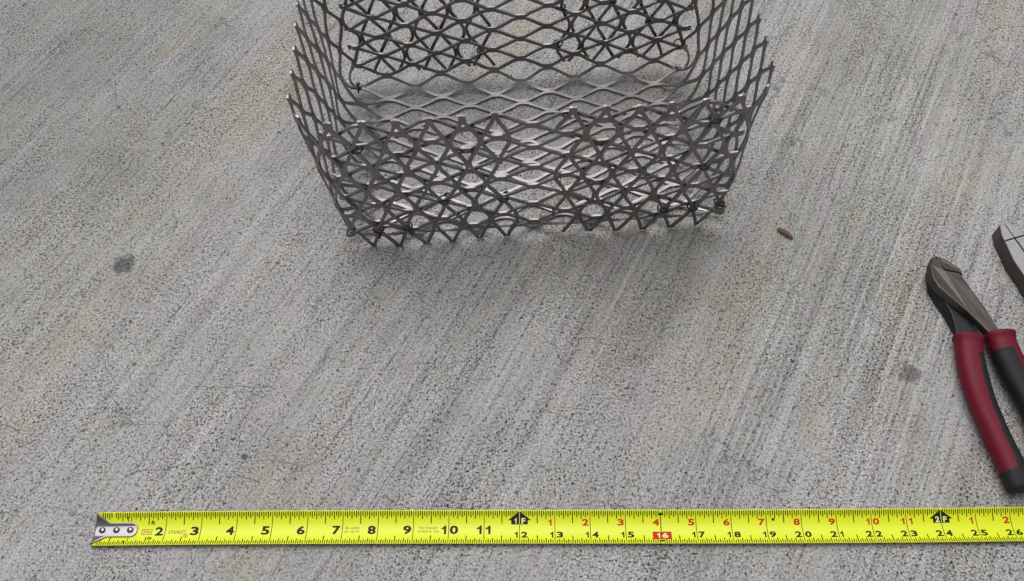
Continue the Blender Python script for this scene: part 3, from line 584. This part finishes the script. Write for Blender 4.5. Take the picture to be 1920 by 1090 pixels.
put(V, F, 'PR. APPD', 7.28, 0.50, 0.062, width=0.40, bold=0.015); put(V, F, 'NO. 500 TC', 7.27, 0.60, 0.062, width=0.43, bold=0.015)
mk('approval_lettering', V, F, M_smallred, tape)
V, F = [], []
put(V, F, 'THE STANLEY', 9.42, 0.50, 0.062, width=0.56, bold=0.015); put(V, F, 'WORKS © 1998', 9.42, 0.60, 0.062, width=0.60, bold=0.015)
mk('maker_lettering', V, F, M_smallred, tape)
# end hook with its three rivets
def hk(u):
    pts_t = [(-0.045, 0.0), (0.0, 0.02), (0.43, 0.30), (1.10, 0.30), (1.20, 0.40)]
    pts_b = [(-0.045, 1.0), (0.0, 0.97), (0.37, 0.72), (1.08, 0.72), (1.17, 0.66), (1.20, 0.58)]
    def ip(P, x):
        for (a, b), (c, d) in zip(P, P[1:]):
            if x <= c: return b + (d - b) * (x - a) / (c - a)
        return P[-1][1]
    return ip(pts_t, u), ip(pts_b, u)
hook = None
V, F = [], []
cols = [0.03, 0.045, 0.07, 0.14, 0.22, 0.30, 0.37, 0.43, 0.6, 0.8, 1.0, 1.08, 1.12, 1.17, 1.20]; nn = 12
for u in cols:
    a, b = hk(u)
    for q in range(nn + 1): V.append(tp(u, a + (b - a) * q / nn, 0.035))
for k in range(len(cols) - 1):
    for q in range(nn):
        p = k * (nn + 1) + q; F.append((p, p + 1, p + nn + 2, p + nn + 1))
base = len(V)
for q in range(nn + 1):
    e = tp(0.022, q / nn, 0.02); V.append((e.x, e.y, e.z - 0.01))
for q in range(nn + 1):
    e = tp(0.024, q / nn, 0.0); V.append((e.x, e.y, max(0.012, e.z - 0.20)))
for q in range(nn): F.append((q, base + q, base + q + 1, q + 1)); F.append((base + q, base + nn + 1 + q, base + nn + 2 + q, base + q + 1))
hook = mk('end_hook', V, F, M_chrome, tape, smooth=True, sol=0.03, bev=0.008, seg=2)
for u in (0.23, 0.63, 1.02):
    V, F = [], []
    c0 = tp(u, 0.52, 0.035)
    for r_, z in ((0.095, 0.0), (0.092, 0.022), (0.075, 0.042), (0.045, 0.055), (0.0, 0.058)):
        for q in range(16): V.append(tp(u + r_ * math.cos(q * math.pi / 8), 0.52 + r_ * math.sin(q * math.pi / 8), 0.035 + z + 0.012))
    for k in range(4):
        for q in range(16):
            a, b = k * 16 + q, k * 16 + (q + 1) % 16; F.append((a, b, b + 16, a + 16))
    mk('rivet', V, F, M_chrome, hook, smooth=True)

# ------------------------------------------------------------------ diagonal cutting pliers
def prism(name, top, bot, mat, parent, bev=0.05, seg=3, label=None):
    n = len(top); V = list(bot) + list(top); F = [tuple(range(n - 1, -1, -1)), tuple(range(n, 2 * n))]
    for q in range(n): F.append((q, (q + 1) % n, n + (q + 1) % n, n + q))
    o = mk(name, V, F, mat, parent, smooth=False, bev=bev, seg=seg, label=label)
    bm = bmesh.new(); bm.from_mesh(o.data); bmesh.ops.recalc_face_normals(bm, faces=bm.faces[:]); bm.to_mesh(o.data); bm.free()
    return o
cut = thing('diagonal_cutters', 'diagonal cutting pliers with dark steel jaws and red and black grips, lying on the concrete', 'pliers', px(1850, 700, 0))
# upper lever: jaw on the left of the seam, running down to the right-hand grip
ul_t = [px(x, y, z) for x, y, z in ((1750, 481, .50), (1760, 487, .56), (1773, 506.5, .60), (1800, 512, .60), (1805, 518, .60), (1822.8, 543, .62), (1848.4, 577.4, .62), (1875, 622, .62), (1884, 640, .60), (1862, 646, .60), (1853, 622, .62), (1833.8, 603, .62), (1815.4, 585, .62), (1788, 562, .62), (1761, 539, .62), (1750, 521, .62), (1745.5, 496, .58))]
ul_b = [px(x, y, .34) for x, y in ((1743, 486), (1757, 497), (1768, 513), (1793, 520), (1799, 527), (1816, 552), (1841, 586), (1867, 632), (1876, 650), (1854, 656), (1846, 634), (1828, 613), (1809, 594), (1781, 574), (1752, 550), (1737, 530), (1735.5, 502))]
prism('lever', ul_t, ul_b, M_head, cut, 0.045, 3)
# lower lever: jaw on the right of the seam, passing under the joint to the left-hand grip
ll_t = [px(x, y, z) for x, y, z in ((1754, 480, .50), (1775, 487, .58), (1801, 504, .56), (1805, 515, .50), (1799, 511, .52), (1774, 505, .57), (1761, 488, .54))]
ll_b = [px(x, y, .12) for x, y in ((1746, 489), (1767, 501), (1792, 519), (1797, 529), (1791, 526), (1766, 519), (1752, 501))]
prism('jaw', ll_t, ll_b, M_head, cut, 0.02, 2)
bd_t = [px(x, y, .34) for x, y in ((1747, 490), (1762, 498), (1796, 521), (1804, 548), (1824, 575), (1826, 604), (1826, 648), (1793, 648), (1793, 618), (1783, 584), (1769, 560), (1749, 536), (1743, 514))]
bd_b = [px(x, y, .06) for x, y in ((1744, 497), (1757, 506), (1786, 530), (1797, 560), (1816, 590), (1814, 620), (1816, 646), (1792, 646), (1789, 630), (1768, 594), (1751, 570), (1737, 547), (1734, 515))]
prism('lower_lever', bd_t, bd_b, M_under, cut, 0.03, 3)

def grip(path, rx, rz, inlay, name_label, side):
    """path: list of centre points; inlay(t, ang) -> True where the black rubber shows"""
    seg = 84; n = len(path); P = [Vector(p) for p in path]
    # resample
    R = []; N_ = 80
    L = [0.0]
    for a, b in zip(P, P[1:]): L.append(L[-1] + (b - a).length)
    def at(s):
        for k in range(len(P) - 1):
            if s <= L[k + 1] or k == len(P) - 2:
                f = (s - L[k]) / (L[k + 1] - L[k]); a, b = P[k], P[k + 1]
                m0 = (P[k + 1] - P[max(k - 1, 0)]) / 2; m1 = (P[min(k + 2, len(P) - 1)] - P[k]) / 2
                h = 2 * f ** 3 - 3 * f * f + 1, f ** 3 - 2 * f * f + f, -2 * f ** 3 + 3 * f * f, f ** 3 - f * f
                return a * h[0] + m0 * h[1] + b * h[2] + m1 * h[3]
    tot = L[-1]
    T = [0.0, 0.003, 0.012, 0.025, 0.04, 0.055, 0.07, 0.085] + [0.10 + 0.86 * q / N_ for q in range(N_ + 1)] + [0.975, 0.987, 0.995, 1.0]
    V = []; rows = len(T); tags = []
    for t in T:
        c = at(t * tot); d = (at(min(tot, t * tot + 0.05)) - at(max(0, t * tot - 0.05))).normalized()
        s = Vector((d.y, -d.x, 0)).normalized()           # sideways
        up = Vector((0, 0, 1))
        k = 1.0
        if t < 0.003: k = 0.80
        elif t < 0.012: k = 1.02
        elif t < 0.04: k = 1.16
        elif t < 0.055: k = 1.12
        elif t < 0.07: k = 1.03
        if t > 0.97: k = {0.975: 0.97, 0.987: 0.90, 0.995: 0.75, 1.0: 0.5}.get(t, 1.0)
        sw = 1.0 + 0.05 * math.sin(t * 7.0)
        for a in range(seg):
            th = 2 * math.pi * a / seg
            cx, sx = math.cos(th), math.sin(th)
            pw = 0.82
            V.append(c + s * (math.copysign(abs(cx) ** pw, cx) * rx * k * sw) + up * (math.copysign(abs(sx) ** pw, sx) * rz * k))
    red, blk = [], []
    for r in range(rows - 1):
        for a in range(seg):
            b_ = (a + 1) % seg
            f = (r * seg + a, r * seg + b_, (r + 1) * seg + b_, (r + 1) * seg + a)
            (blk if inlay((T[r] + T[r + 1]) / 2, 2 * math.pi * (a + 0.5) / seg) else red).append(f)
    red.append(tuple(reversed(range(seg)))); blk.append(tuple((rows - 1) * seg + a for a in range(seg)))
    def sub(fs):
        ids = sorted({q for f in fs for q in f}); mp = {q: k for k, q in enumerate(ids)}
        return [V[q] for q in ids], [tuple(mp[q] for q in f) for f in fs]
    v, f = sub(red); g = mk('grip', v, f, M_grip, cut, smooth=True, label=name_label)
    v, f = sub(blk); mk('grip_inlay', v, f, M_inlay, g, smooth=True)
ZG = 0.42
lp = [px(x, y, ZG) for x, y in ((1815, 633), (1819, 673), (1830, 720), (1842, 757), (1856, 790), (1872, 825), (1889, 860), (1908, 900), (1917, 921))]
rp = [px(x, y, ZG + 0.06) for x, y in ((1872, 626), (1889, 670), (1912, 715), (1934, 755), (1952, 800), (1966, 850), (1975, 910), (1978, 930))]
def inl(t, a):
    if t > 0.87: return True
    if t < 0.13: return False
    # right (inner) side; sideways axis is +x for a path running towards the camera: flip
    w = 0.10 + 0.25 * min(1, max(0, (t - 0.12) / 0.2)) * 0 + 0.0
    return math.cos(a) < -0.34 + 0.36 * t
def inr(t, a):
    if t > 0.87: return True
    if t < 0.12: return False
    return math.cos(a) > -0.25
grip(lp, 0.385, 0.33, inl, 'left grip, red with a black inner strip and black end', 0)
grip(rp, 0.40, 0.34, inr, 'right grip, red collar and mostly black', 1)

# ------------------------------------------------------------------ second pliers at the right edge
lin = thing('lineman_pliers', 'square-nosed pliers with bright ground steel faces, jaws at the right edge of the picture', 'pliers', px(1905, 470, 0))
O2 = Vector(px(1882, 417.6, .62)); E2 = Vector(px(1920, 470, .62)); ax = (E2 - O2).normalized(); sd2 = Vector((ax.y, -ax.x, 0))
if sd2.dot(Vector((-1, 0, 0))) < 0: sd2 = -sd2       # towards the left outline
def loc2(x, y, z=.62):
    d = Vector(px(x, y, z)) - O2; return d.dot(ax), d.dot(sd2)
out = [loc2(*q) for q in ((1875, 422), (1879, 442.6), (1887, 457), (1891.4, 467.5), (1903, 492.5), (1920, 514.5))]
def P2(a, s, z): q = O2 + ax * a + sd2 * s; return (q.x, q.y, z)
ext = [(out[-1][0] + 0.45, out[-1][1] + 0.05), (out[-1][0] + 0.8, out[-1][1] - 0.05)]
Lo = out + ext
nose = 0.62
for sgn in (1, -1):
    g = 0.010
    jl = [(max(a, 0.0), s) for a, s in Lo if a <= nose + 0.02]
    # jaw block up to the cross seam
    prof_ = [(a, s) for a, s in Lo]
    def width_at(a):
        for (a0, s0), (a1, s1) in zip(prof_, prof_[1:]):
            if a <= a1: return s0 + (s1 - s0) * (a - a0) / (a1 - a0)
        return prof_[-1][1]
    jaw = [(prof_[0][0], prof_[0][1])] + [(a, width_at(a)) for a in (0.1, 0.25, 0.4, 0.5, nose)]
    poly = [(a, s * sgn) for a, s in jaw] + [(nose, g * sgn), (0.02, g * sgn)]
    prism('jaw', [P2(a, s, .62) for a, s in poly], [P2(a, s, .02) for a, s in poly], M_bright, lin, 0.012, 1)
    al = [nose + 0.03 + (prof_[-1][0] - nose - 0.03) * q / 6 for q in range(7)]
    poly = [(a, width_at(a) * sgn) for a in al] + [(prof_[-1][0], 0.02 * sgn), (nose + 0.03, 0.02 * sgn)]
    prism('joint_cheek', [P2(a, s, .615) for a, s in poly], [P2(a, s, .02) for a, s in poly], M_bright, lin, 0.015, 1)
    # blackened outer flanks
    fl = [(a, width_at(a)) for a in [prof_[0][0], 0.1, 0.25, 0.4, 0.55, 0.7] + al[2:]]
    poly = [(a, (s + 0.012) * sgn) for a, s in fl] + [(a, (s - 0.03) * sgn) for a, s in reversed(fl)]
    prism('flank', [P2(a, s, .605) for a, s in poly], [P2(a, s, .015) for a, s in poly], M_head, lin, 0.006, 1)
    V, F = [], []
    a0 = prof_[-1][0]
    tube(V, F, [P2(a0 - 0.2, 0.35 * sgn, .32), P2(a0 + 0.3, 0.42 * sgn, .32), P2(a0 + 0.9, 0.50 * sgn, .34)], [0.30, 0.26, 0.22], 12, flat=0.8)
    mk('lever', V, F, M_head, lin, smooth=True)
    V, F = [], []
    tube(V, F, [P2(a0 + 0.75, 0.50 * sgn, .36), P2(a0 + 0.85, 0.51 * sgn, .36), P2(a0 + 1.5, 0.70 * sgn, .36), P2(a0 + 3.0, 1.05 * sgn, .36), P2(a0 + 4.6, 0.95 * sgn, .36), P2(a0 + 5.2, 0.85 * sgn, .36), P2(a0 + 5.3, 0.83 * sgn, .36)], [0.3, 0.42, 0.40, 0.42, 0.38, 0.34, 0.2], 20, flat=0.8)
    mk('grip', V, F, M_grip, lin, smooth=True)

# ------------------------------------------------------------------ bark chip
cp = [Vector(px(x, y, 0)) for x, y in ((1457, 430), (1471, 438), (1485, 449))]
chip_l = (cp[2] - cp[0]).length; cd = (cp[2] - cp[0]).normalized(); cs = Vector((-cd.y, cd.x, 0))
V, F = [], []; nu, nw = 10, 6
for a in range(nu + 1):
    t = a / nu; wd = 0.10 * math.sin(math.pi * min(1, (t * 0.82 + 0.12))) ** 0.7 * (1 + 0.22 * math.sin(a * 2.3))
    for b in range(nw + 1):
        s = b / nw * 2 - 1
        p = cp[0] + cd * chip_l * t + cs * (wd * s + 0.03 * math.sin(t * 3))
        V.append((p.x, p.y, 0.035 + 0.10 * max(0, 1 - (s * 0.8 + 0.2) ** 2) * math.sin(math.pi * (0.15 + 0.7 * t)) + 0.012 * math.sin(a * 1.9 + b)))
for a in range(nu):
    for b in range(nw):
        p = a * (nw + 1) + b; F.append((p, p + 1, p + nw + 2, p + nw + 1))
ch = mk('bark_chip', V, F, M_chip, smooth=False, sol=0.03)
ch['label'] = 'small curled brown bark chip lying on bare concrete between basket and pliers'; ch['category'] = 'bark chip'
